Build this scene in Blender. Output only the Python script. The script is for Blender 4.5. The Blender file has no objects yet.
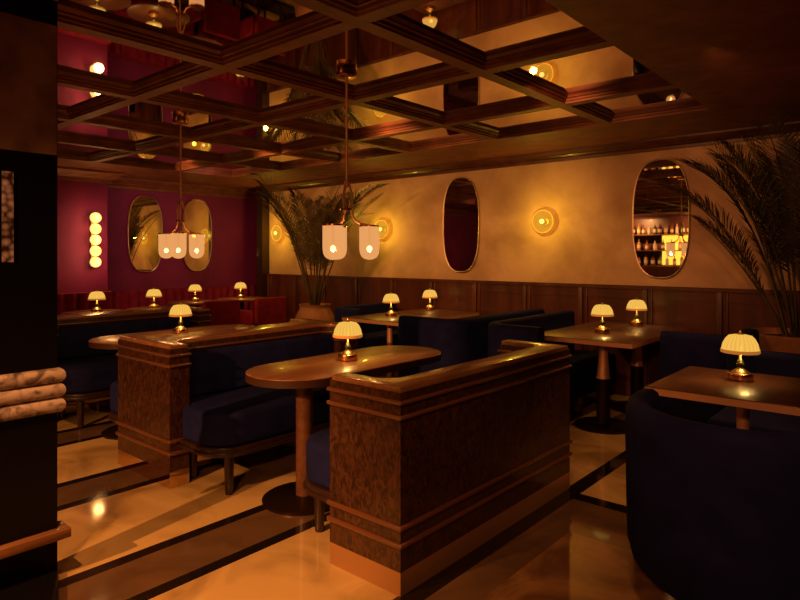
import bpy, bmesh, math, random
from mathutils import Vector, Matrix
PI = math.pi
random.seed(7)
sc = bpy.context.scene
COL = sc.collection

# ------------------------------------------------------------------ materials
def mat(name):
    m = bpy.data.materials.new(name); m.use_nodes = True
    nt = m.node_tree
    return m, nt, nt.nodes['Principled BSDF']

def simple(name, col, rough=.5, metal=0., spec=.5, sheen=0., coat=0.):
    m, nt, b = mat(name)
    b.inputs['Base Color'].default_value = (*col, 1)
    b.inputs['Roughness'].default_value = rough
    b.inputs['Metallic'].default_value = metal
    b.inputs['Specular IOR Level'].default_value = spec
    if sheen:
        b.inputs['Sheen Weight'].default_value = sheen
        b.inputs['Sheen Roughness'].default_value = .4
        b.inputs['Sheen Tint'].default_value = (col[0]*3+.05, col[1]*3+.05, min(1, col[2]*3+.1), 1)
    b.inputs['Coat Weight'].default_value = coat
    return m

def noisy(name, c1, c2, scale=(3, 3, 3), detail=6, rough=.5, lo=.35, hi=.65, metal=0., spec=.5, coat=0., dist=0., bump=0., rvar=0.):
    m, nt, b = mat(name)
    N = nt.nodes.new
    tc = N('ShaderNodeTexCoord'); mp = N('ShaderNodeMapping'); mp.inputs['Scale'].default_value = scale
    no = N('ShaderNodeTexNoise'); no.inputs['Scale'].default_value = 1; no.inputs['Detail'].default_value = detail
    no.inputs['Distortion'].default_value = dist
    cr = N('ShaderNodeValToRGB')
    cr.color_ramp.elements[0].position = lo; cr.color_ramp.elements[0].color = (*c1, 1)
    cr.color_ramp.elements[1].position = hi; cr.color_ramp.elements[1].color = (*c2, 1)
    L = nt.links.new
    L(tc.outputs['Object'], mp.inputs['Vector']); L(mp.outputs['Vector'], no.inputs['Vector'])
    L(no.outputs['Fac'], cr.inputs['Fac']); L(cr.outputs['Color'], b.inputs['Base Color'])
    b.inputs['Roughness'].default_value = rough; b.inputs['Metallic'].default_value = metal
    b.inputs['Specular IOR Level'].default_value = spec; b.inputs['Coat Weight'].default_value = coat
    if bump:
        bp = N('ShaderNodeBump'); bp.inputs['Strength'].default_value = bump; bp.inputs['Distance'].default_value = .01
        L(no.outputs['Fac'], bp.inputs['Height']); L(bp.outputs['Normal'], b.inputs['Normal'])
    return m

def glow(name, col, strength, rough=.3):
    m, nt, b = mat(name)
    b.inputs['Base Color'].default_value = (*col, 1); b.inputs['Roughness'].default_value = rough
    b.inputs['Emission Color'].default_value = (*col, 1); b.inputs['Emission Strength'].default_value = strength
    return m

def shade_mat(name, col, strength, trans, ribs=0):
    """frosted glowing glass: part lets the bulb behind show through, part glows"""
    m, nt, b = mat(name)
    N = nt.nodes.new; L = nt.links.new
    b.inputs['Base Color'].default_value = (0, 0, 0, 1); b.inputs['Specular IOR Level'].default_value = 0; b.inputs['Roughness'].default_value = .4
    b.inputs['Emission Color'].default_value = (*col, 1); b.inputs['Emission Strength'].default_value = strength
    t = N('ShaderNodeBsdfTransparent'); t.inputs['Color'].default_value = (1, .85, .65, 1)
    mx = N('ShaderNodeMixShader'); mx.inputs['Fac'].default_value = trans
    if ribs:
        tc = N('ShaderNodeTexCoord'); sp = N('ShaderNodeSeparateXYZ'); L(tc.outputs['Object'], sp.inputs[0])
        def mm(op, a, c=None):
            n = N('ShaderNodeMath'); n.operation = op
            for i, v in enumerate((a, c)):
                if v is None: continue
                if isinstance(v, (int, float)): n.inputs[i].default_value = v
                else: L(v, n.inputs[i])
            return n.outputs[0]
        w = mm('SINE', mm('MULTIPLY', mm('ARCTAN2', sp.outputs['Y'], sp.outputs['X']), ribs))
        L(mm('MULTIPLY', mm('ADD', mm('MULTIPLY', w, .08), .92), strength), b.inputs['Emission Strength'])
    out = nt.nodes['Material Output']
    L(b.outputs['BSDF'], mx.inputs[1]); L(t.outputs['BSDF'], mx.inputs[2]); L(mx.outputs['Shader'], out.inputs['Surface'])
    return m

M = {}
M['plaster'] = noisy('cream_plaster', (.33, .19, .10), (.66, .44, .26), (1.5, 1.5, 1.7), 9, .75, .28, .62, dist=.25)
M['magenta'] = noisy('magenta_plaster', (.18, .010, .10), (.32, .022, .165), (1.5, 1.5, 1.2), 8, .7, .3, .7, dist=.5)
M['darkwall'] = noisy('dark_red_wall', (.06, .014, .02), (.09, .02, .028), (1.5, 1.5, 1.5), 6, .7)
M['wood'] = noisy('dark_panel_wood', (.055, .0125, .007), (.105, .027, .014), (9, 9, 1.2), 6, .38, coat=.1)
M['beamwood'] = noisy('ceiling_wood', (.17, .053, .024), (.28, .09, .042), (6, 6, 14), 5, .55)
M['burl'] = noisy('burl_wood', (.020, .008, .005), (.085, .032, .015), (46, 46, 24), 8, .3, .38, .66, coat=.15, dist=1.4)
M['cap'] = noisy('cap_wood', (.20, .085, .036), (.30, .135, .06), (22, 3, 22), 5, .25, coat=.2)
M['table'] = noisy('table_wood', (.22, .085, .036), (.32, .135, .058), (26, 2.5, 26), 5, .34, coat=.25)
M['darktable'] = noisy('dark_table_wood', (.10, .036, .018), (.155, .06, .03), (26, 2.5, 26), 5, .36, coat=.3)
M['legwood'] = simple('leg_wood', (.028, .012, .008), .35, coat=.3)
M['navy'] = noisy('navy_velvet', (.006, .008, .062), (.010, .013, .095), (9, 9, 9), 4, .8, spec=.15)
M['burgundy'] = noisy('burgundy_velvet', (.24, .014, .045), (.36, .022, .065), (9, 9, 9), 4, .75, spec=.2)
M['brass'] = simple('brass', (.70, .45, .19), .33, 1.)
M['gilt'] = simple('gilt_frame', (.62, .47, .34), .35, 1.)
M['copper'] = simple('copper', (.72, .36, .2), .25, 1.)
M['satincopper'] = simple('satin_copper', (.90, .48, .28), .45, .45)
M['darkmetal'] = simple('dark_bronze', (.05, .026, .016), .3, .8)
M['green'] = simple('green_glass', (.03, .045, .012), .1, coat=.6)
M['mirror'] = simple('mirror_glass', (.80, .74, .68), .015, 1.)
M['ceilmirror'] = simple('smoked_mirror', (.74, .66, .60), .02, 1.)
M['plinth'] = simple('bronze_mirror', (.80, .58, .38), .03, 1.)
M['plinthsatin'] = simple('satin_bronze_plinth', (.46, .25, .11), .36, .5)
M['bead'] = simple('polished_bead_wood', (.13, .050, .024), .2, coat=.5)  # base colour lightened as well as glossy, to put a highlight on the beads
M['edge'] = simple('dark_table_edge', (.05, .02, .010), .4)  # rim colour darkened, as light reaches only the tabletop
M['black'] = simple('black_lacquer', (.004, .003, .004), .35, spec=.2)
M['stone'] = noisy('brown_stone', (.14, .07, .04), (.34, .18, .11), (9, 9, 7), 9, .6, .3, .7)
M['marble'] = noisy('veined_marble', (.10, .07, .068), (.44, .34, .31), (11, 13, 15), 9, .3, .34, .56, dist=1.6)
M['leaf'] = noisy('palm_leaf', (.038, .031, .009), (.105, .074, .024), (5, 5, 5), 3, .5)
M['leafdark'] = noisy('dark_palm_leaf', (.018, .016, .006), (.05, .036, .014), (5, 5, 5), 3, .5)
M['stem'] = simple('palm_stem', (.07, .05, .02), .6)
M['pot'] = noisy('terracotta', (.30, .13, .06), (.50, .24, .11), (5, 5, 5), 5, .7)
M['soil'] = simple('soil', (.02, .012, .008), .9)
M['amber'] = glow('amber_back_panel', (1, .50, .05), 2.2)
M['lampshade'] = shade_mat('lamp_shade_glass', (1, .56, .095), .95, .12, 24)
M['rim'] = glow('lamp_rim_glass', (1, .38, .06), .3)
M['pendant'] = shade_mat('pendant_shade_glass', (1, .44, .145), .82, .15)
M['bulb'] = glow('bulb', (1, .75, .42), 14)
M['globe'] = glow('opal_globe', (1, .62, .17), 1.45)
M['disc'] = shade_mat('amber_ribbed_glass', (1, .62, .05), .75, .68)
M['ring'] = glow('glass_ring', (1, .58, .06), .75)
M['fringe'] = simple('lamp_trim', (.5, .25, .08), .5)
BCOL = [(.25, .08, .03), (.05, .09, .03), (.35, .2, .06), (.5, .4, .3), (.12, .03, .02)]
for i, c in enumerate(BCOL): M['bottle%d' % i] = simple('bottle_glass_%s' % 'abcde'[i], c, .08, coat=.5)
M['paper'] = simple('paper_label', (.6, .48, .36), .7)

def bokeh_glow():  # emission pattern stands in for warm lights reflected in the black face
    m, nt, b = mat('amber_mottled_glass')
    N = nt.nodes.new; L = nt.links.new
    tc = N('ShaderNodeTexCoord'); no = N('ShaderNodeTexVoronoi'); no.inputs['Scale'].default_value = 34
    cr = N('ShaderNodeValToRGB'); cr.color_ramp.elements[0].position = .1; cr.color_ramp.elements[1].position = .7
    cr.color_ramp.elements[0].color = (.9, .26, .08, 1); cr.color_ramp.elements[1].color = (.03, .005, .002, 1)
    L(tc.outputs['Object'], no.inputs['Vector']); L(no.outputs['Distance'], cr.inputs['Fac'])
    L(cr.outputs['Color'], b.inputs['Emission Color']); b.inputs['Emission Strength'].default_value = .30
    b.inputs['Base Color'].default_value = (.02, .006, .003, 1)
    return m
M['backlit'] = bokeh_glow()

def floor_mat():
    m, nt, b = mat('marble_floor')
    N = nt.nodes.new; L = nt.links.new
    tc = N('ShaderNodeTexCoord'); sp = N('ShaderNodeSeparateXYZ'); L(tc.outputs['Object'], sp.inputs[0])
    def math_(op, a, c=None, d=None):
        n = N('ShaderNodeMath'); n.operation = op
        for i, v in enumerate((a, c, d)):
            if v is None: continue
            if isinstance(v, (int, float)): n.inputs[i].default_value = v
            else: L(v, n.inputs[i])
        return n.outputs[0]
    P = 1.22
    def rng(val, lo, hi): return math_('MULTIPLY', math_('GREATER_THAN', val, lo), math_('LESS_THAN', val, hi))
    def both(a, c): return math_('MULTIPLY', a, c)
    def either(a, c): return math_('MAXIMUM', a, c)
    X, Y = sp.outputs['X'], sp.outputs['Y']
    # dark bands along y, repeated to the west
    u = math_('ABSOLUTE', math_('SUBTRACT', math_('MODULO', math_('ADD', X, 1.435 + P*20.5), P), P/2))
    west = math_('LESS_THAN', X, -1.9)
    bw = both(math_('LESS_THAN', u, .22), west); iw = both(math_('LESS_THAN', u, .148), west)
    # border and cross band east of the front bench
    blk = either(rng(X, -1.675, -1.575), both(math_('GREATER_THAN', X, -1.66), rng(Y, 3.36, 3.46)))
    brn = either(both(math_('GREATER_THAN', X, -1.575), rng(Y, 2.95, 3.36)), both(rng(X, -1.575, -1.40), math_('LESS_THAN', Y, 2.951)))
    rust = both(math_('GREATER_THAN', X, -1.40), math_('LESS_THAN', Y, 2.95))
    band = either(bw, either(blk, brn)); inner = either(iw, brn)
    def noise(scale, c1, c2, lo, hi, dist=1.0):
        no = N('ShaderNodeTexNoise'); no.inputs['Scale'].default_value = scale; no.inputs['Detail'].default_value = 9
        no.inputs['Distortion'].default_value = dist; L(tc.outputs['Object'], no.inputs['Vector'])
        cr = N('ShaderNodeValToRGB'); e = cr.color_ramp.elements
        e[0].position = lo; e[0].color = (*c1, 1); e[1].position = hi; e[1].color = (*c2, 1)
        L(no.outputs['Fac'], cr.inputs['Fac']); return cr.outputs['Color']
    cream = noise(2.2, (.34, .21, .085), (.66, .45, .20), .32, .54, .8)
    tan = noise(3.0, (.10, .055, .03), (.17, .095, .05), .3, .7)
    def mix(f, a, c):
        n = N('ShaderNodeMix'); n.data_type = 'RGBA'; L(f, n.inputs['Factor'])
        for i, s in ((6, a), (7, c)):
            if isinstance(s, tuple): n.inputs[i].default_value = s
            else: L(s, n.inputs[i])
        return n.outputs[2]
    dark = mix(inner, (.012, .008, .006, 1), tan)
    rusty = noise(2.6, (.16, .075, .035), (.36, .19, .085), .36, .62, 1.6)
    L(mix(band, mix(rust, cream, rusty), dark), b.inputs['Base Color'])
    b.inputs['Roughness'].default_value = .08; b.inputs['Specular IOR Level'].default_value = .6
    b.inputs['Coat Weight'].default_value = .3; b.inputs['Coat Roughness'].default_value = .05
    return m
M['floor'] = floor_mat()

# ------------------------------------------------------------------ geometry
def box(bm, x0, x1, y0, y1, z0, z1):
    v = [bm.verts.new((x, y, z)) for z in (z0, z1) for (x, y) in ((x0, y0), (x1, y0), (x1, y1), (x0, y1))]
    for f in ((0, 3, 2, 1), (4, 5, 6, 7), (0, 1, 5, 4), (1, 2, 6, 5), (2, 3, 7, 6), (3, 0, 4, 7)):
        bm.faces.new([v[i] for i in f])

def prism(bm, pts, z0, z1):
    n = len(pts)
    a = [bm.verts.new((x, y, z0)) for x, y in pts]; c = [bm.verts.new((x, y, z1)) for x, y in pts]
    bm.faces.new(a[::-1]); bm.faces.new(c)
    for i in range(n):
        j = (i+1) % n; bm.faces.new((a[i], a[j], c[j], c[i]))

def area(p): return sum(p[i][0]*p[(i+1) % len(p)][1]-p[(i+1) % len(p)][0]*p[i][1] for i in range(len(p)))/2

def rounded(pts, seg=8):
    """pts: (x, y[, r]); returns the polygon with filleted corners, counter-clockwise"""
    out = []
    n = len(pts)
    for i, p in enumerate(pts):
        r = p[2] if len(p) > 2 else 0
        if not r: out.append((p[0], p[1])); continue
        P = Vector(p[:2]); a = (Vector(pts[i-1][:2])-P).normalized(); c = (Vector(pts[(i+1) % n][:2])-P).normalized()
        ang = a.angle(c); d = r/math.tan(ang/2)
        cen = P+(a+c).normalized()*(r/math.sin(ang/2))
        s = P+a*d-cen; e = P+c*d-cen
        for k in range(seg+1):
            t = k/seg
            w = s.slerp(e, t) if s.length > 1e-9 else s
            q = cen+w.normalized()*r; out.append((q.x, q.y))
    if area(out) < 0: out.reverse()
    return out

def offset(pts, d):
    n = len(pts); out = []
    for i in range(n):
        p0, p, p1 = Vector(pts[i-1]), Vector(pts[i]), Vector(pts[(i+1) % n])
        e0 = (p-p0).normalized(); e1 = (p1-p).normalized()
        n0 = Vector((e0.y, -e0.x)); n1 = Vector((e1.y, -e1.x)); m = (n0+n1)
        m = m.normalized() if m.length > 1e-6 else n0
        k = d/max(.3, m.dot(n0)); q = p+m*k; out.append((q.x, q.y))
    return out

def lathe(bm, prof, c=(0, 0, 0), n=24, fn=None, cap=True):
    rings = []
    for r, z in prof:
        ring = []
        for k in range(n):
            a = 2*PI*k/n; rr = r*(fn(a, z) if fn else 1)
            ring.append(bm.verts.new((c[0]+rr*math.cos(a), c[1]+rr*math.sin(a), c[2]+z)))
        rings.append(ring)
    for a, b in zip(rings, rings[1:]):
        for k in range(n):
            j = (k+1) % n; bm.faces.new((a[k], a[j], b[j], b[k]))
    if cap:
        if prof[0][0] > 1e-5: bm.faces.new(rings[0][::-1])
        if prof[-1][0] > 1e-5: bm.faces.new(rings[-1])

def tube(bm, pts, r, n=8):
    pts = [Vector(p) for p in pts]; rings = []
    up = Vector((0, 0, 1))
    for i, p in enumerate(pts):
        t = (pts[min(i+1, len(pts)-1)]-pts[max(i-1, 0)]).normalized()
        s = t.cross(up if abs(t.z) < .95 else Vector((1, 0, 0))).normalized(); w = s.cross(t)
        rr = r[i] if isinstance(r, (list, tuple)) else r
        rings.append([bm.verts.new(p+(s*math.cos(2*PI*k/n)+w*math.sin(2*PI*k/n))*rr) for k in range(n)])
    for a, b in zip(rings, rings[1:]):
        for k in range(n):
            j = (k+1) % n; bm.faces.new((a[k], a[j], b[j], b[k]))
    bm.faces.new(rings[0][::-1]); bm.faces.new(rings[-1])

def sweep(bm, path, prof, closed=False):
    """path: xy points; prof: closed list of (offset to the side, z)"""
    n = len(path); rings = []
    for i in range(n):
        p = Vector(path[i])
        if closed or 0 < i < n-1:
            e0 = (p-Vector(path[i-1])).normalized(); e1 = (Vector(path[(i+1) % n])-p).normalized()
        elif i == 0: e0 = e1 = (Vector(path[1])-p).normalized()
        else: e0 = e1 = (p-Vector(path[-2])).normalized()
        n0 = Vector((e0.y, -e0.x)); n1 = Vector((e1.y, -e1.x)); m = (n0+n1).normalized(); k = 1/max(.3, m.dot(n0))
        rings.append([bm.verts.new((p.x+m.x*o*k, p.y+m.y*o*k, z)) for o, z in prof])
    q = len(prof)
    for i in range(n if closed else n-1):
        a, b = rings[i], rings[(i+1) % n]
        for k in range(q):
            j = (k+1) % q; bm.faces.new((a[k], a[j], b[j], b[k]))
    if not closed:
        bm.faces.new(rings[0]); bm.faces.new(rings[-1][::-1])

def obj(name, bm, m, parent=None, smooth=False, bevel=0, seg=2, loc=None):
    bmesh.ops.recalc_face_normals(bm, faces=bm.faces)
    me = bpy.data.meshes.new(name); bm.to_mesh(me); bm.free()
    me.materials.append(M[m])
    o = bpy.data.objects.new(name, me); COL.objects.link(o)
    if parent: o.parent = parent
    if loc: o.location = loc
    if smooth:
        for p in me.polygons: p.use_smooth = True
        try: me.set_sharp_from_angle(angle=math.radians(50))
        except Exception: pass
    if bevel:
        b = o.modifiers.new('Bevel', 'BEVEL'); b.width = bevel; b.segments = seg; b.limit_method = 'ANGLE'
        b.angle_limit = math.radians(40)
        for p in me.polygons: p.use_smooth = True
    return o

def NB(): return bmesh.new()
def tag(o, label, cat, group=None):
    o['label'] = label; o['category'] = cat
    if group: o['group'] = group
    return o
def thing(name, label, cat, loc=(0, 0, 0), rz=0, group=None):
    o = bpy.data.objects.new(name, None); COL.objects.link(o)
    o.location = loc; o.rotation_euler = (0, 0, rz); o.empty_display_size = .05
    return tag(o, label, cat, group)
def kids(o): return [c for c in bpy.data.objects if c.parent is o]
def dup(o, loc=None, label=None, rz=None, parent=None):
    c = o.copy(); COL.objects.link(c)
    if parent: c.parent = parent
    if loc is not None: c.location = loc
    if rz is not None: c.rotation_euler = (0, 0, rz)
    if label: c['label'] = label
    for k in kids(o): dup(k, parent=c)
    return c
def struct(name, bm, m, parent=None, **k):
    o = obj(name, bm, m, parent, **k)
    if not parent: o['kind'] = 'structure'
    return o
def light(name, kind, loc, power, col=(1, .52, .2), r=.03, target=None, size=60, blend=.6):
    l = bpy.data.lights.new(name, kind); l.energy = power; l.color = col
    l.shadow_soft_size = r
    o = bpy.data.objects.new(name, l); COL.objects.link(o); o.location = loc
    if kind == 'SPOT': l.spot_size = math.radians(size); l.spot_blend = blend
    if target is not None:
        o.rotation_euler = (Vector(target)-Vector(loc)).to_track_quat('-Z', 'Y').to_euler()
    return o

# ------------------------------------------------------------------ the room
X0, X1, Y0, Y1 = -9.0, 3.0, -6.2, 6.2
ZM, ZB, ZC = 2.597, 2.54, 2.44
bm = NB(); box(bm, X0-.1, X1+.1, Y0-.1, 6.75, -.1, 0); struct('floor', bm, 'floor')
bm = NB(); box(bm, X0-.1, X1+.1, Y0-.1, 6.75, ZM, ZM+.1); struct('ceiling', bm, 'ceilmirror')
bm = NB(); box(bm, -8.36, X1+.1, Y1, Y1+.1, 0, ZM); struct('wall_back', bm, 'plaster')
bm = NB(); box(bm, X0-.1, X0, Y0, 6.75, 0, ZM); struct('wall_left', bm, 'magenta')
bm = NB(); box(bm, X0, -8.36, 6.65, 6.75, 0, ZM); struct('wall_alcove', bm, 'magenta')
bm = NB(); box(bm, X1, X1+.1, Y0, Y1, 0, ZM); struct('wall_right', bm, 'darkwall')
bm = NB(); box(bm, X0, X1, Y0-.1, Y0, 0, ZM); struct('wall_front', bm, 'darkwall')
bm = NB(); box(bm, X0, -8.45, 1.6, 3.71, 0, ZB); struct('wall_pilaster', bm, 'magenta', bevel=.02)
bm = NB(); box(bm, -8.36, -8.19, 6.06, 6.30, 0, ZB); struct('column_corner', bm, 'legwood')
# ceiling border round the mirrored coffers
BX0, BX1, BY0, BY1 = -7.62, -1.27, -4.5, 5.12
bm = NB(); box(bm, X0, X1, BY1, 6.75, ZB, ZM); box(bm, X0, X1, Y0, BY0, ZB, ZM)
box(bm, X0, BX0, BY0, BY1, ZB, ZM); box(bm, BX1, X1, BY0, BY1, ZB, ZM)
struct('ceiling_border', bm, 'beamwood')
bm = NB()
sweep(bm, [(BX0, BY0), (BX1, BY0), (BX1, BY1), (BX0, BY1)],
      [(.002, ZB+.002), (-.012, ZB+.002), (-.012, ZB+.014), (-.03, ZB+.017), (-.03, ZB+.034), (-.05, ZB+.038), (-.05, ZM), (.002, ZM)], True)
struct('trim_1', bm, 'beamwood')
hp = [(.046, ZB), (.046, ZB+.012), (.060, ZB+.015), (.060, ZB+.03), (.080, ZB+.034), (.080, ZB+.044), (.095, ZM)]
prof = [(-o, z) for o, z in hp[:1]]+hp+[(-o, z) for o, z in hp[:0:-1]]
k = 2
for i in range(5):
    x = -2.09-1.115*i
    bm = NB(); sweep(bm, [(x, BY0), (x, BY1)], prof); struct('trim_%d' % k, bm, 'beamwood'); k += 1
prof2 = [(o*1.0, z+.0007) for o, z in prof]
for i in range(-6, 3):
    y = 2.10+1.09*i
    bm = NB(); sweep(bm, [(BX0, y), (BX1, y)], prof2); struct('trim_%d' % k, bm, 'beamwood'); k += 1
# cornices under the border
cor = [(0, ZB), (.15, ZB), (.15, ZB-.018), (.13, ZB-.024), (.10, ZB-.042), (.075, ZB-.046), (.06, ZB-.062), (.03, ZB-.07), (.03, ZB-.10), (0, ZB-.10)]
bm = NB(); sweep(bm, [(-8.19, Y1), (X1, Y1)], cor); struct('trim_%d' % k, bm, 'wood'); k += 1
cor2 = [(o*1.1, ZB-(ZB-z)*1.5) for o, z in cor]
bm = NB(); sweep(bm, [(X0, -.5), (X0, 1.6), (-8.45, 1.6), (-8.45, 3.71), (X0, 3.71), (X0, 6.65)], cor2); struct('trim_%d' % k, bm, 'beamwood'); k += 1
# wainscot on the cream wall
ZW = 1.115
bm = NB(); box(bm, -8.19, X1, Y1-.03, Y1, 0, ZW); box(bm, -8.19, X1, Y1-.055, Y1, ZW-.035, ZW); box(bm, -8.19, X1, Y1-.05, Y1, 0, .16)
box(bm, -8.19, X1, Y1-.038, Y1, ZW-.13, ZW-.035)
x = -8.19
struct('wall_wainscot', bm, 'wood')
while x < X1-.1:
    bm = NB(); box(bm, x, x+.055, Y1-.052, Y1-.03, .16, ZW-.035); struct('trim_%d' % k, bm, 'wood', bevel=.006); k += 1
    bm = NB(); box(bm, x+.085, x+.105, Y1-.046, Y1-.03, .16, ZW-.035); struct('trim_%d' % k, bm, 'wood', bevel=.006); k += 1
    x += .67

# black pier with the marble ledge, at the near end of the place
PX, PY, PT = -2.92, 1.06, .07
bm = NB(); box(bm, PX-PT, PX, .80, PY, 0, ZB); pier = struct('trim_pier', bm, 'black')
bm = NB(); prism(bm, [(-2.99, .1), (-2.625, .1), (-2.625, .952), (-2.905, 1.055), (-2.99, 1.055)], 0, .03); obj('plinth_step', bm, 'black', pier)  # low black slab added to blacken the floor beside the pier
bm = NB(); box(bm, PX, PX+.004, .802, PY-.004, 1.86, 2.43); obj('stone_panel', bm, 'stone', pier)
bm = NB(); box(bm, PX, PX+.003, .845, .888, 1.39, 1.77); obj('amber_glass', bm, 'backlit', pier)  # glowing strip painted in place of a reflection on the pier
led = thing('marble_ledge', 'pinkish grey veined marble ledge of three stacked rounded tiers on the black pier', 'ledge', (0, 0, 0))
for i in range(3):
    bm = NB(); h = .0655; zc = .922-h*(i+.5); r = h/2
    pr_ = [(.0, zc-r), (.0, zc+r)]+[(-.001-r*math.cos(a)*.75, zc+r*math.sin(a)) for a in [PI*(.5-j/12) for j in range(13)]]
    sweep(bm, [(PX+.001, .70), (PX+.001, PY+.001), (PX-PT-.001, PY+.001), (PX-PT-.001, .70)], [(-o, z) for o, z in pr_])
    obj('rounded_tier', bm, 'marble', led, smooth=True)
bm = NB(); box(bm, PX+.001, PX+.05, .6, PY+.04, .175, .215); box(bm, PX-PT, PX+.001, PY+.001, PY+.04, .175, .215)
tag(obj('foot_rail', bm, 'cap', bevel=.003), 'narrow brown wooden foot rail low on the black pier', 'rail')

# ------------------------------------------------------------------ booths
def leg(parent, x, y, h=.236):
    bm = NB(); lathe(bm, [(.019, 0), (.023, .004), (.024, .02), (.031, h)], (x, y, 0), 14); obj('leg', bm, 'legwood', parent, smooth=True)

def bench(parent, sgn, xb, xs, xf, y0, y1):
    """seat on one side; xb spine face, xs end-slab tip, xf front edge (local x, sgn = facing)"""
    pl = [(xb, y0+.125), (xs, y0+.125), (xs, y0+.06), (xf, y0+.06, .2), (xf, y1-.06, .2), (xs, y1-.06), (xs, y1-.125), (xb, y1-.125)]
    g = sgn*.008
    pl = [((p[0]+(g if p[0] == xs else 0)), *p[1:]) for p in pl]
    pts = rounded(pl)
    bm = NB(); prism(bm, pts, .235, .29); prism(bm, offset(pts, .012), .245, .263); obj('seat_frame', bm, 'legwood', parent, bevel=.004)
    bm = NB(); prism(bm, offset(pts, -.004), .29, .495); obj('seat', bm, 'navy', parent, bevel=.035, seg=4)
    bm = NB(); a, b = sorted((xb+sgn*.001, xb+sgn*.085)); box(bm, a, b, y0+.13, y1-.13, .497, .79)
    obj('backrest', bm, 'navy', parent, bevel=.03, seg=4)
    for y in (y0+.19, (y0+y1)/2, y1-.19): leg(parent, xf-sgn*.085, y)
    for y in (y0+.19, y1-.19): leg(parent, xs-sgn*.06, y)

def shell(parent, pts, pm='plinth'):
    bm = NB(); prism(bm, pts, .099, .846); obj('panel_body', bm, 'burl', parent)
    bm = NB(); prism(bm, offset(pts, -.006), .83, .868); obj('cap', bm, 'cap', parent, bevel=.003)
    bm = NB(); prism(bm, pts, 0, .099); obj('plinth', bm, pm, parent)
    for z, h in ((.795, .018), (.733, .018), (.272, .022), (.198, .022)):
        bm = NB(); prism(bm, offset(pts, .013), z, z+h); obj('bead_moulding', bm, 'bead', parent, bevel=.007)

ya, yb = 1.92, 3.50
front = thing('booth_bench', 'single navy booth bench with a long burl wood back and bronze plinth', 'booth bench', (-1.662, 1.925, 0))
L = yb-ya
shell(front, rounded([(0, 0), (0, L), (-.43, L), (-.43, L-.1), (-.15, L-.1, .1), (-.15, .1, .1), (-.43, .1), (-.43, 0)]), 'plinthsatin')
bench(front, -1, -.15, -.43, -.80, 0, L)
dbl = thing('booth_bench', 'back-to-back navy booth bench with burl wood end panel, between the two oblong tables', 'booth bench', (-3.835, 1.90, 0))
h = .345; s = .15; L2 = 1.6
shell(dbl, rounded([(h, 0), (h, .13), (s, .13, .1), (s, L2-.13, .1), (h, L2-.13), (h, L2), (-h, L2), (-h, L2-.13), (-s, L2-.13, .1), (-s, .13, .1), (-h, .13), (-h, 0)]))
bench(dbl, 1, s, h, .77, 0, L2); bench(dbl, -1, -s, -h, -.77, 0, L2)
dup(dbl, (-5.955, 1.90, 0), 'back-to-back navy booth bench behind the farther oblong table, toward the magenta wall')

# ------------------------------------------------------------------ tables
def capsule(w, l, n=16):
    r = w/2; return [(r*math.cos(a), (l/2-r)+r*math.sin(a)) for a in [PI*i/n for i in range(n+1)]]+[(-r*math.cos(a), -(l/2-r)-r*math.sin(a)) for a in [PI*i/n for i in range(n+1)]]
def pedestal(t, x, y, r=.05, br=.243, mcol='table', cone=False):
    bm = NB(); lathe(bm, [(br, 0), (br, .012), (br-.012, .02), (r+.01, .024), (r, .03)], (x, y, 0), 40); obj('base_disc', bm, 'darkmetal', t, smooth=True)
    if cone:
        bm = NB(); lathe(bm, [(.056, .026), (.056, .40)], (x, y, 0), 24); obj('column', bm, 'darkmetal', t, smooth=True)
        bm = NB(); lathe(bm, [(.058, .40), (.05, .43), (.038, .58), (.031, .715)], (x, y, 0), 24); obj('column_sleeve', bm, 'satincopper', t, smooth=True)
    else:
        bm = NB(); lathe(bm, [(r, .026), (r, .705)], (x, y, 0), 24); obj('column', bm, mcol, t, smooth=True)

def oblong(loc, label):
    t = thing('oblong_table', label, 'table', loc, 0, 'oblong booth tables')
    pts = capsule(.60, 1.48)
    bm = NB(); prism(bm, pts, .705, .75); obj('tabletop', bm, 'table', t, bevel=.004)
    bm = NB(); sweep(bm, [p for i, p in enumerate(pts) if i == 0 or (Vector(p)-Vector(pts[i-1])).length > 1e-5], [(.0025, .704), (.0025, .745), (-.004, .745), (-.004, .704)], True); obj('edge_band', bm, 'edge', t, smooth=True)  # dark strip paints the rim as unlit
    for y in (-.42, .42): pedestal(t, .03, y, mcol='darktable')
    return t
ot = oblong((-2.79, 2.76, 0), 'oblong brown wooden table with rounded ends in the front booth')
dup(ot, (-4.88, 2.76, 0), 'oblong brown wooden table with rounded ends behind the back-to-back bench')

def rect_table(name, label, x0, x1, y0, y1, peds, cone):
    cx, cy = (x0+x1)/2, (y0+y1)/2
    t = thing(name, label, 'table', (cx, cy, 0))
    bm = NB(); box(bm, x0-cx, x1-cx, y0-cy, y1-cy, .715, .75); obj('tabletop', bm, 'darktable', t, bevel=.003)
    w = .003
    bm = NB(); sweep(bm, [(x0-cx, y0-cy), (x1-cx, y0-cy), (x1-cx, y1-cy), (x0-cx, y1-cy)], [(w, .712), (w, .745), (-.004, .745), (-.004, .712)], True)
    obj('edge_band', bm, 'satincopper', t)
    for px, py in peds: pedestal(t, px-cx, py-cy, .03, .24 if cone else .22, 'satincopper', cone)
    return t
rect_table('square_table', 'square dark wooden table with copper edge, in front of the round navy tub chair', -1.10, -.38, 3.19, 3.95, [(-.74, 3.6)], False)
rect_table('dining_table', 'long dark wooden table with copper edge and flared copper columns, under the mirror showing bottles', -2.56, -1.70, 4.64, 6.04, [(-2.05, 4.95), (-2.05, 5.72)], True)
rect_table('dining_table', 'long dark wooden table with two lamps, nearer the corner palm', -4.80, -4.0, 4.60, 6.04, [(-4.40, 4.92), (-4.40, 5.70)], False)

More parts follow.
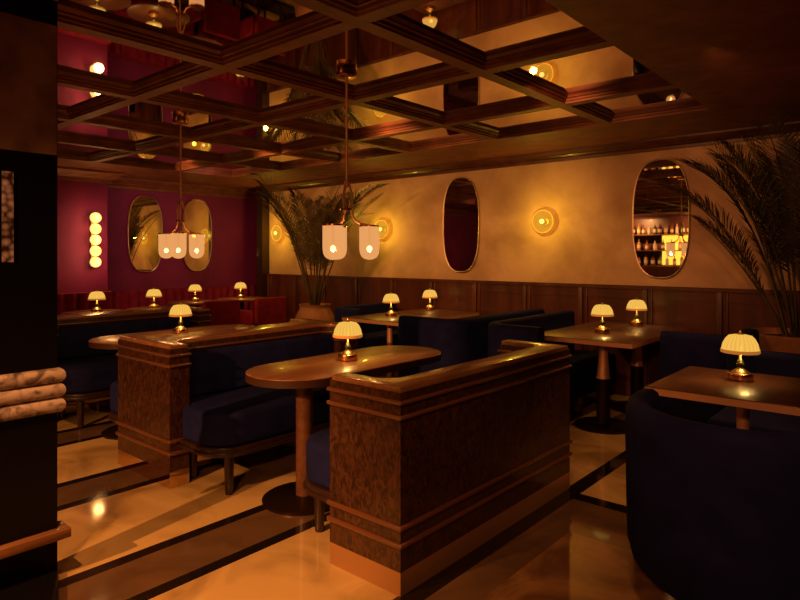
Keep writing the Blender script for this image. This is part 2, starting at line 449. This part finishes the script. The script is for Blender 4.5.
def round_table(x, y, label):
    t = thing('round_table', label, 'table', (x, y, 0), 0, 'small round tables along the magenta banquette')
    bm = NB(); lathe(bm, [(.36, .72), (.375, .728), (.375, .742), (.365, .75)], n=40); obj('tabletop', bm, 'table', t, smooth=True)
    pedestal(t, 0, 0, .035, .2, 'darkmetal')
    return t
RT = [(-7.42, 3.12, 'round table in front of the globe sconce pilaster'), (-7.40, 3.88, 'round table second along from the globe sconce'),
      (-8.02, 4.78, 'round table beside the first burgundy armchair'), (-8.12, 5.62, 'round table in the far corner of the magenta banquette')]
rt = round_table(*RT[0])
for x, y, l in RT[1:]: dup(rt, (x, y, 0), l)

# ------------------------------------------------------------------ table lamps
def table_lamp(loc, label):
    t = thing('table_lamp', label, 'lamp', loc, 0, 'small brass table lamps')
    bm = NB(); lathe(bm, [(.058, 0), (.063, .003), (.063, .037), (.058, .041), (.03, .042)], n=12); obj('base', bm, 'copper', t, smooth=False, bevel=.002)
    bm = NB(); lathe(bm, [(.044, .041), (.040, .047), (.022, .060), (.013, .066), (.014, .07)], n=20); obj('foot', bm, 'brass', t, smooth=True)
    bm = NB(); lathe(bm, [(.012, .068), (.019, .076), (.021, .086), (.017, .096), (.010, .102)], n=20); obj('stem_bulb', bm, 'green', t, smooth=True)
    bm = NB(); lathe(bm, [(.014, .1), (.014, .106), (.007, .112), (.006, .235), (.010, .238)], n=14); obj('stem', bm, 'brass', t, smooth=True)
    sc_ = lambda a, z: 1+.035*abs(math.sin(5*a))*(1 if z < .2 else .6)
    out = [(.089, .150), (.088, .168), (.082, .196), (.070, .222), (.056, .238), (.03, .244), (.012, .246)]
    prof = out+[(r-.003, z-.003) for r, z in out[::-1]]
    bm = NB(); lathe(bm, prof, n=60, fn=sc_, cap=False); s = obj('shade', bm, 'lampshade', t, smooth=True)
    bm = NB(); lathe(bm, [(.0905, .147), (.0925, .149), (.0915, .165), (.0895, .165), (.0875, .149), (.0905, .147)], n=60, fn=sc_, cap=False); obj('shade_rim', bm, 'rim', t, smooth=True)
    bm = NB(); lathe(bm, [(.02, .244), (.02, .249), (.008, .252), (.009, .258), (.003, .264)], n=16); obj('finial', bm, 'brass', t, smooth=True)
    return t
LAMPS = [(-2.81, 2.74, 'lit brass table lamp with scalloped shade on the oblong table of the front booth'),
         (-4.87, 2.75, 'lit brass table lamp on the oblong table behind the back-to-back bench'),
         (-.77, 3.68, 'lit brass table lamp on the square table by the navy tub chair'),
         (-2.13, 5.12, 'lit brass table lamp on the copper edged long table, nearer one of its two'),
         (-2.11, 5.88, 'lit brass table lamp close to the wall on the copper edged long table'),
         (-4.48, 5.03, 'lit brass table lamp at the near end of the long table beside the corner palm'),
         (-4.62, 5.90, 'lit brass table lamp by the wainscot on the long table beside the corner palm'),
         (-7.36, 3.10, 'lit brass table lamp on the round table beneath the globe sconce'),
         (-7.31, 3.77, 'lit brass table lamp on the second round table, beneath the first oval mirror'),
         (-8.01, 4.75, 'lit brass table lamp on the round table beneath the second oval mirror'),
         (-8.10, 5.58, 'lit brass table lamp on the round table in the far magenta corner')]
tl = None
for x, y, l in LAMPS:
    if tl is None: tl = table_lamp((x, y, .75), l)
    else: dup(tl, (x, y, .75), l)
    p = 1.5 if y < 4 and x > -6 else 1.1
    light('lamp_light', 'POINT', (x+.028, y-.01, .75+.178), p, (1, .58, .16), .02)

# ------------------------------------------------------------------ pendants
def pendant(loc, label, rz):
    t = thing('pendant_light', label, 'pendant lamp', loc, rz, 'three-shade pendants hanging from the mirrored ceiling')
    bm = NB(); lathe(bm, [(.062, 2.548), (.066, 2.552), (.066, ZM)], n=32); obj('ceiling_canopy', bm, 'copper', t, smooth=True)
    bm = NB(); tube(bm, [(0, 0, 1.90), (0, 0, 2.56)], .008, 8); obj('rod', bm, 'satincopper', t, smooth=True)
    bm = NB(); lathe(bm, [(.006, 1.90), (.016, 1.885), (.018, 1.86), (.008, 1.85)], n=16)
    for a in (0, 2*PI/3, 4*PI/3):
        c, s_ = math.cos(a), math.sin(a)
        tube(bm, [(c*r, s_*r, z) for r, z in ((.010, 1.89), (.020, 1.85), (.036, 1.80), (.032, 1.75), (.03, 1.715))], .0075, 6)
    obj('stem_cage', bm, 'satincopper', t, smooth=True)
    bm = NB(); lathe(bm, [(.01, 1.70), (.04, 1.704), (.042, 1.716), (.012, 1.722), (.01, 1.735)], n=20); obj('hub', bm, 'copper', t, smooth=True)
    for a in (0, 2*PI/3, 4*PI/3):
        c, s_ = math.cos(a), math.sin(a); R = .145
        bm = NB(); tube(bm, [(c*r, s_*r, z) for r, z in ((.03, 1.712), (.034, 1.68), (.05, 1.645), (.085, 1.618), (R, 1.606))], .0075, 8); ar = obj('arm', bm, 'satincopper', t, smooth=True)
        bm = NB(); lathe(bm, [(.063, 1.598), (.066, 1.600), (.066, 1.608), (.01, 1.612)], (c*R, s_*R, 0), 32); obj('shade_cap', bm, 'copper', t, smooth=True)
        out = [(.064, 1.598), (.064, 1.46), (.060, 1.430), (.050, 1.410), (.034, 1.397), (.015, 1.391), (0.0001, 1.390)]
        bm = NB(); lathe(bm, out, (c*R, s_*R, 0), 32, cap=False); obj('shade', bm, 'pendant', t, smooth=True)
        bm = NB(); lathe(bm, [(.0001, 1.440), (.013, 1.445), (.019, 1.458), (.015, 1.472), (.0001, 1.482)], (c*R, s_*R, 0), 16, cap=False); obj('bulb', bm, 'bulb', t, smooth=True)
        bm = NB(); lathe(bm, [(.008, 1.483), (.010, 1.50), (.010, 1.6)], (c*R, s_*R, 0), 12); obj('lamp_holder', bm, 'brass', t, smooth=True)
    return t
pa = math.radians(40.85)
p1 = pendant((-2.80, 2.72, 0), 'three-shade frosted pendant on a copper rod above the front oblong table', pa)
p2 = dup(p1, (-4.87, 2.75, 0), 'three-shade frosted pendant above the farther oblong table, near the magenta wall', pa+.75)
for px, py, ra in ((-2.80, 2.72, pa), (-4.87, 2.75, pa+.75)):
    for a in (0, 2*PI/3, 4*PI/3):
        light('pendant_bulb_light', 'POINT', (px+.14*math.cos(a+ra), py+.14*math.sin(a+ra), 1.43), 15.0, (1, .46, .16), .012)

# ------------------------------------------------------------------ sconces and mirrors
def disc_sconce(x, z, label):
    t = thing('wall_sconce', label, 'sconce', (x, Y1, z), 0, 'round amber sconces on the cream wall')
    R = Matrix.Rotation(PI/2, 4, 'X')
    def rot(bm): bmesh.ops.transform(bm, matrix=R, verts=bm.verts); return bm
    bm = NB(); lathe(bm, [(.05, .001), (.05, .02), (.02, .024), (.015, .045)], n=24); obj('backplate', rot(bm), 'brass', t, smooth=True)
    bm = NB(); lathe(bm, [(.122, .07), (.126, .066), (.124, .056), (.104, .05), (.095, .054), (.085, .048), (.07, .052), (.055, .046), (.03, .048), (.001, .046), (.03, .052), (.055, .050), (.07, .056), (.085, .052), (.095, .058), (.104, .054), (.118, .06), (.122, .07)], n=40, cap=False); obj('glass_disc', rot(bm), 'disc', t, smooth=True)
    bm = NB(); lathe(bm, [(.0001, .105), (.014, .10), (.026, .088), (.028, .078), (.022, .064), (.012, .056)], n=24); obj('bulb', rot(bm), 'globe', t, smooth=True)
    bm = NB(); lathe(bm, [(.121, .060), (.1245, .0575), (.128, .060), (.1245, .0625), (.121, .060)], n=48, cap=False); obj('glass_ring', rot(bm), 'ring', t, smooth=True)
    light('sconce_light', 'POINT', (x, Y1-.27, z), 6.5, (1, .60, .045), .035)
    return t
disc_sconce(-3.23, 1.79, 'round amber glass sconce on the cream wall between the two oval mirrors')
disc_sconce(-5.65, 1.77, 'round amber glass sconce between the corner palm and the plain oval mirror')
disc_sconce(-7.93, 1.77, 'round amber glass sconce half hidden behind the fronds of the corner palm')

t = thing('globe_sconce', 'vertical row of five glowing opal globes on the magenta pilaster', 'sconce', (-8.45, 3.50, 1.62))
bm = NB(); box(bm, .001, .03, -.03, .03, -.36, .36); obj('backplate', bm, 'brass', t, bevel=.005)
for i in range(5):
    bm = NB(); bmesh.ops.create_uvsphere(bm, u_segments=24, v_segments=16, radius=.07, matrix=Matrix.Translation((.10, 0, (i-2)*.147))); obj('globe', bm, 'globe', t, smooth=True)
for dz in (-.3, 0, .3): light('globe_light', 'POINT', (-8.25, 3.50, 1.62+dz), 3.2, (1, .46, .14), .06)

def oval(n=64, a=.265, b=.575, e=2.7):
    out = []
    for k in range(n):
        t = 2*PI*k/n; c, s_ = math.cos(t), math.sin(t)
        out.append((a*math.copysign(abs(c)**(2/e), c), b*math.copysign(abs(s_)**(2/e), s_)))
    return out
def wall_mirror(loc, rz, label):
    t = thing('wall_mirror', label, 'mirror', loc, rz, 'oval gilt framed wall mirrors')
    R = Matrix.Rotation(PI/2, 4, 'X')      # plan -> wall, normal towards -y
    bm = NB(); prism(bm, oval(), .006, .02); bmesh.ops.transform(bm, matrix=R, verts=bm.verts); obj('glass', bm, 'mirror', t)
    bm = NB(); sweep(bm, oval(), [(-.004, .001), (.007, .001), (.007, .026), (.003, .029), (-.004, .026)], True); bmesh.ops.transform(bm, matrix=R, verts=bm.verts); obj('frame', bm, 'gilt', t, smooth=True)
    return t
wm = wall_mirror((-4.36, Y1, 1.79), 0, 'oval gilt framed mirror on the cream wall reflecting the dark red wall')
dup(wm, (-1.99, Y1, 1.775), 'oval gilt framed mirror on the cream wall reflecting the bar bottles', 0)
dup(wm, (X0, 4.50, 1.74), 'oval gilt framed mirror on the magenta wall, next to the globe sconce', PI/2)
dup(wm, (X0, 5.36, 1.74), 'oval gilt framed mirror on the magenta wall, nearer the corner column', PI/2)

# ------------------------------------------------------------------ upholstered seats
def arc(cx, cy, r, a0, a1, n=12): return [(cx+r*math.cos(a0+(a1-a0)*i/n), cy+r*math.sin(a0+(a1-a0)*i/n)) for i in range(n+1)]
def tub_profile(z0, z1, th):
    return [(-.03, z0), (0, z0+.06), (.004, z0+.25), (.006, z1-.05), (0, z1-.015), (-.02, z1), (-th+.02, z1), (-th, z1-.02), (-th, z0+.05), (-th+.02, z0)]
def settee(label, loc, length, depth, face, z1=.85):
    """back along local y, near end wraps round; face = +1 seats look to +x"""
    t = thing('settee', label, 'settee', loc)
    r = .22; f = face
    path = [(depth*f, 0)]+[(f*(r-r*math.sin(a)), r-r*math.cos(a)) for a in [PI/2*i/8 for i in range(9)]]+[(0, length)]
    if f < 0: pass
    prof = tub_profile(.14, z1, .11)
    if f > 0: prof = [(o, z) for o, z in prof]
    else: prof = [(-o, z) for o, z in prof]
    bm = NB(); sweep(bm, path[::-1] if False else path, [(-o, z) for o, z in prof]); obj('backrest', bm, 'navy', t, smooth=True)
    a, b = sorted((f*.115, f*depth))
    bm = NB(); box(bm, a, b, .115, length, .16, .46); obj('seat', bm, 'navy', t, bevel=.035, seg=3)
    for y in (.2, length-.12):
        for x in (.1, depth-.1): 
            bm = NB(); lathe(bm, [(.018, 0), (.024, .2)], (f*x, y, 0), 12); obj('leg', bm, 'legwood', t, smooth=True)
    return t
settee('navy velvet settee backing onto its twin, facing the long table by the corner palm', (-3.1, 4.33, 0), 1.6, .66, -1)
settee('navy velvet settee backing onto its twin, facing the copper edged long table', (-2.86, 4.31, 0), 1.6, .55, 1)
settee('low navy velvet settee beside the corner palm pot', (-5.42, 4.95, 0), 1.1, .5, 1, .80)
settee('navy velvet settee between the copper edged long table and the large palm planter', (-1.0, 4.72, 0), .66, .52, -1)
t = thing('banquette', 'straight navy velvet banquette behind the square table, in front of the palm planter', 'banquette', (0, 4.12, 0))
bm = NB(); box(bm, -1.0, 1.1, .25, .40, .12, .81); obj('backrest', bm, 'navy', t, bevel=.04, seg=4)
bm = NB(); box(bm, -1.0, 1.1, -.2, .245, .14, .46); obj('seat', bm, 'navy', t, bevel=.035, seg=3)
for x in (-.9, 1.0):
    bm = NB(); lathe(bm, [(.018, 0), (.024, .145)], (x, -.12, 0), 12); obj('leg', bm, 'legwood', t, smooth=True)
    bm = NB(); lathe(bm, [(.018, 0), (.024, .145)], (x, .32, 0), 12); obj('leg', bm, 'legwood', t, smooth=True)

t = thing('tub_chair', 'large round backed navy velvet tub chair drawn up to the square table', 'armchair', (-.56, 2.74, 0), 0)
R_ = .44
bm = NB(); sweep(bm, arc(0, 0, R_, PI*1.5-1.75, PI*1.5+1.75, 40), [(-.10, .13), (-.055, .145), (-.022, .18), (-.004, .25), (0, .40), (.004, .72), (.002, .775), (-.008, .805), (-.025, .82), (-.055, .822), (-.08, .81), (-.092, .78), (-.095, .3), (-.14, .14)])
obj('backrest', bm, 'navy', t, smooth=True)
bm = NB(); lathe(bm, [(.28, .15), (.335, .16), (.342, .2), (.342, .42), (.32, .455), (.25, .465), (0.001, .47)], n=40); obj('seat', bm, 'navy', t, smooth=True)
bm = NB(); lathe(bm, [(.25, 0), (.25, .012), (.05, .03), (.04, .152)], n=32); obj('swivel_base', bm, 'darkmetal', t, smooth=True)

t = thing('banquette', 'burgundy channel tufted banquette running along the magenta wall', 'banquette', (-8.75, 4.9, 0))
bm = NB(); box(bm, -.24, .42, -1.15, 1.6, .1, .46); obj('seat', bm, 'burgundy', t, bevel=.035, seg=3)
bm = NB()
pth = []
n = 20
for i in range(n):
    y0 = -1.15+2.75*i/n; w = 2.75/n
    pth += [(-.03+.045*math.sin(PI*j/6), y0+w*j/6) for j in range(6)]
pth = [(-.235, -1.15)]+pth+[(-.03, 1.6), (-.235, 1.6)]
prism(bm, pth, .46, .90); obj('backrest', bm, 'burgundy', t, smooth=True)
t = thing('banquette', 'short burgundy banquette against the pilaster under the globe sconce', 'banquette', (-8.2, 2.75, 0))
bm = NB(); box(bm, -.24, .42, -1.0, .93, .1, .46); obj('seat', bm, 'burgundy', t, bevel=.035, seg=3)
bm = NB(); pth = []
for i in range(13):
    y0 = -1.0+1.93*i/13; w = 1.93/13
    pth += [(-.06+.04*math.sin(PI*j/6), y0+w*j/6) for j in range(6)]
pth = [(-.24, -1.0)]+pth+[(-.06, .93), (-.24, .93)]
prism(bm, pth, .46, .93); obj('backrest', bm, 'burgundy', t, smooth=True)

def armchair(label, loc, rz=0):
    t = thing('armchair', label, 'armchair', loc, rz, 'burgundy armchairs facing the magenta banquette')
    bm = NB(); box(bm, -.22, .2, -.24, .24, .3, .45); obj('seat', bm, 'burgundy', t, bevel=.03, seg=3)
    bm = NB(); box(bm, .2, .28, -.27, .27, .34, .80); obj('backrest', bm, 'burgundy', t, bevel=.025, seg=3)
    for s_ in (-1, 1):
        bm = NB(); a, b = sorted((s_*.25, s_*.295)); box(bm, -.2, .2, a, b, .34, .62); obj('armrest', bm, 'burgundy', t, bevel=.015)
        for x in (-.17, .22):
            bm = NB(); lathe(bm, [(.014, 0), (.02, .31)], (x, s_*.2, 0), 12); obj('leg', bm, 'legwood', t, smooth=True)
    return t
a1 = armchair('burgundy armchair beside the round table under the second magenta wall mirror', (-7.53, 4.73, 0))
dup(a1, (-7.54, 5.55, 0), 'burgundy armchair in the far corner, next to the corner column')

# ------------------------------------------------------------------ palms
def frond(bm, base, az, el0, length, bend, leaf, first, seed, ymax=6.17, zmax=2.425, n=46):
    rnd = random.Random(seed)
    p = Vector(base); el = el0; pts = []; st = length/n
    for i in range(n+1):
        pts.append(p.copy())
        d = Vector((math.cos(az)*math.cos(el), math.sin(az)*math.cos(el), math.sin(el)))
        p = p+d*st; el -= bend*(i/n)**1.3/n*2
    def cl(v):
        return Vector((v.x, min(v.y, ymax-.002*rnd.random()), min(v.z, zmax-.004*rnd.random())))
    tube(bm, [cl(q) for q in pts], [.010*(1-.85*i/n)+.0015 for i in range(n+1)], 5)
    for i in range(int(n*first), n):
        f = (i/n-first)/(1-first)
        t = (pts[i+1]-pts[i]).normalized()
        s = t.cross(Vector((0, 0, 1)))
        s = s.normalized() if s.length > .05 else Vector((math.sin(az), -math.cos(az), 0))
        u = s.cross(t)
        for sg in (-1, 1):
            for rep in (0, .5):
                b = pts[i]+(pts[i+1]-pts[i])*(rep+.2*rnd.random())
                l = leaf*(.35+.65*math.sin(PI*min(1, f*.85+.12)))*(.85+.3*rnd.random())
                d = (t*(.6+.5*f)+s*sg*(.95-.3*f)+u*(.2+.2*rnd.random())).normalized()
                mid = b+d*l*.5; tip = b+d*l+Vector((0, 0, -.18*l))
                w = u.cross(d).normalized()*(.0042+.002*rnd.random())
                vs = [bm.verts.new(cl(q)) for q in (b, mid-w+u*.002, tip, mid+w-u*.002)]
                try: bm.faces.new(vs)
                except ValueError: pass

def palm(name, label, loc, rim, potprof, fr, leaf, first, lm='leaf'):
    t = thing(name, label, 'palm', loc)
    bm = NB(); lathe(bm, potprof, n=36, cap=False); obj('pot', bm, 'pot', t, smooth=True)
    bm = NB(); lathe(bm, [(potprof[-1][0], rim-.05), (.001, rim-.04)], n=24, cap=False); obj('soil', bm, 'soil', t)
    for i, (dx, dy, az, el, ln, bend) in enumerate(fr):
        bm = NB(); frond(bm, (dx, dy, rim-.045), math.radians(az), math.radians(el), ln, math.radians(bend), leaf, first, i*7+3, 6.17-loc[1])
        obj('frond', bm, lm, t)
    return t
rnd = random.Random(4)
fr = []
for i in range(18):
    az = 360*i/18+rnd.uniform(-10, 10)
    if 50 < az < 130: el = rnd.uniform(82, 87)
    else: el = rnd.uniform(70, 86)
    fr.append((.05*math.cos(math.radians(az)), .05*math.sin(math.radians(az)), az, el, rnd.uniform(1.35, 2.0), rnd.uniform(35, 90)))
palm('potted_palm', 'tall potted palm in a terracotta urn in the corner behind the booths', (-6.16, 5.40, 0), .77,
     [(.001, 0), (.15, 0), (.18, .05), (.24, .30), (.265, .50), (.25, .62), (.20, .71), (.195, .745), (.21, .77), (.195, .77), (.18, .73)], fr, .34, .36)
fr = [(-.08, 0, 176, 66, 1.62, 52), (-.06, -.03, 168, 76, 1.75, 62), (-.05, .02, 184, 60, 1.15, 22), (-.03, .0, 150, 80, 1.75, 60), (0, -.05, 205, 76, 1.6, 50), (.02, .05, 100, 86, 1.7, 30),
      (-.04, .05, 172, 82, 1.8, 45), (.05, 0, 60, 84, 1.8, 50), (.04, -.05, 20, 76, 1.8, 60), (-.02, -.06, 225, 80, 1.7, 60), (.03, -.08, 290, 78, 1.7, 60), (.08, 0, 0, 68, 1.7, 60), (0, -.02, 260, 84, 1.75, 60), (-.07, .03, 178, 78, 1.5, 30),
      (-.02, .02, 190, 86, 1.8, 40), (.03, .02, 340, 84, 1.8, 40), (.06, -.02, 320, 72, 1.6, 50), (0, .04, 130, 84, 1.5, 30)]
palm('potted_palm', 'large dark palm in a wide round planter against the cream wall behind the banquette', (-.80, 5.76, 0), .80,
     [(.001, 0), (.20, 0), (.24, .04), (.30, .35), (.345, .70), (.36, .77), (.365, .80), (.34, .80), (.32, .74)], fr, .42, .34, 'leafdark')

# ------------------------------------------------------------------ the bar behind, seen in the mirrors
BY = -5.9
bar = thing('back_bar', 'dark back bar with amber lit shelves, seen in the oval mirror', 'bar shelving', (-5.6, BY, 0))
bm = NB(); box(bm, -2.6, 2.6, -.28, -.24, 0, 2.48); obj('back_panel', bm, 'wood', bar)
bm = NB(); box(bm, -.3, 1.15, -.24, -.235, 1.14, 1.98); obj('lit_panel', bm, 'amber', bar)
bm = NB(); box(bm, -2.6, 2.6, -.235, .25, 0, 1.08); obj('cabinet', bm, 'wood', bar)
for z in (1.12, 1.56, 2.02):
    bm = NB(); box(bm, -2.6, 2.6, -.233, .12, z-.03, z); obj('shelf', bm, 'copper', bar)
def bottle(loc, i, label):
    t = thing('bottle', label, 'bottle', loc, 0, 'bottles on the bar shelves')
    h_ = .28+.05*((i*7) % 3)/2; r = .046+.007*((i*5) % 3)/2
    bm = NB(); lathe(bm, [(r, .001), (r, h_*.58), (r*.8, h_*.68), (.013, h_*.78), (.012, h_), (.001, h_)], n=14); obj('glass', bm, 'bottle%d' % (i % 5), t, smooth=True)
    bm = NB(); lathe(bm, [(r+.001, h_*.18), (r+.001, h_*.48)], n=14, cap=False); obj('paper_label', bm, 'paper', t, smooth=True)
    return t
protos = []
for i in range(5):
    protos.append(bottle((-7.9+i*.155, BY-.05, 2.02), i, 'liquor bottle in the row along the upper bar shelf, seen in the oval mirror'))
for i in range(5, 28): dup(protos[(i*3) % 5], (-7.9+i*.155, BY-.05+.03*((i*11) % 3), 2.02))
for i in range(14):
    dup(protos[(i*2+1) % 5], (-6.9+i*.2, BY-.04, 1.12), 'liquor bottle on the lowest bar shelf before the lit amber panel')
for i in range(9):
    dup(protos[(i*3+2) % 5], (-6.5+i*.23, BY-.04, 1.56), 'liquor bottle on the middle bar shelf before the lit amber panel')
light('bar_shelf_light', 'SPOT', (-6.6, BY+.9, 2.5), 190, (1, .45, .15), .03, (-6.6, BY, 1.9), 110, 1)
light('bar_shelf_light', 'SPOT', (-4.9, BY+.9, 2.5), 190, (1, .45, .15), .03, (-4.9, BY, 1.9), 110, 1)

# ------------------------------------------------------------------ unseen spots: floor downlights, added wall wash and fill
W = (1, .385, .10)
LIGHTS = [  # loc, target, watts, cone
    ((-2.3, -2.4, 2.48), (-3.3, 1.6, 0), 900, 46),
    ((-2.1, .3, 2.48), (-2.2, 1.2, 0), 150, 62),
    ((-4.9, .6, 2.48), (-4.8, 1.2, 0), 90, 64),
    ((-.5, 1.2, 2.48), (-.9, 2.3, 0), 42, 64),
    ((-1.0, 4.2, 2.48), (-1.45, 4.0, 0), 55, 60),
]
for loc, tg, w, size in LIGHTS: light('ceiling_spot', 'SPOT', loc, w, W, .03, tg, size)
for x, w in ((-7.3, 90), (-5.55, 125), (-3.75, 120), (-2.0, 62), (-.9, 26)):  # unseen, added to give the cream wall its even brightness
    light('wall_washer', 'SPOT', (x, 3.55, 2.49), w, (1, .40 if x < -3 else .345, .11), .06, (x, 6.2, 1.3), 80, 1.0)
light('ceiling_spot', 'SPOT', (.4, -1.6, 2.49), 150, (1, .34, .12), .08, (-1.6, 2.6, .6), 80, 1.0)  # added fill from behind the camera for ledge, booth side and table edges
light('wall_washer', 'SPOT', (-6.8, 4.6, 2.49), 26, (1, .42, .3), .06, (-9, 4.8, 1.5), 100, 1.0)  # unseen, added to brighten the magenta wall
light('wall_washer', 'SPOT', (-6.5, 1.2, 2.49), 30, (1, .42, .2), .06, (-9, .2, 1.5), 110, 1.0)  # unseen, added to brighten the magenta wall farther back

# ------------------------------------------------------------------ world, camera, view
w = bpy.data.worlds.new('World'); sc.world = w; w.use_nodes = True
w.node_tree.nodes['Background'].inputs['Color'].default_value = (1, .5, .25, 1)
w.node_tree.nodes['Background'].inputs['Strength'].default_value = 0
cam = bpy.data.cameras.new('Camera'); co = bpy.data.objects.new('Camera', cam); COL.objects.link(co)
co.location = (0, 0, 1.42); co.rotation_euler = (PI/2, 0, math.radians(40.85))
cam.sensor_width = 36; cam.lens = 36*613/800; cam.shift_y = -(300-255)/800
cam.clip_start = .05
sc.camera = co
sc.view_settings.view_transform = 'Standard'; sc.view_settings.look = 'None'
sc.view_settings.exposure = 0; sc.view_settings.gamma = 1; sc.view_settings.use_curve_mapping = False
c = sc.cycles
c.max_bounces = 10; c.diffuse_bounces = 4; c.glossy_bounces = 6; c.transparent_max_bounces = 12
c.sample_clamp_indirect = 2.5; c.caustics_reflective = False; c.caustics_refractive = False
c.use_denoising = True
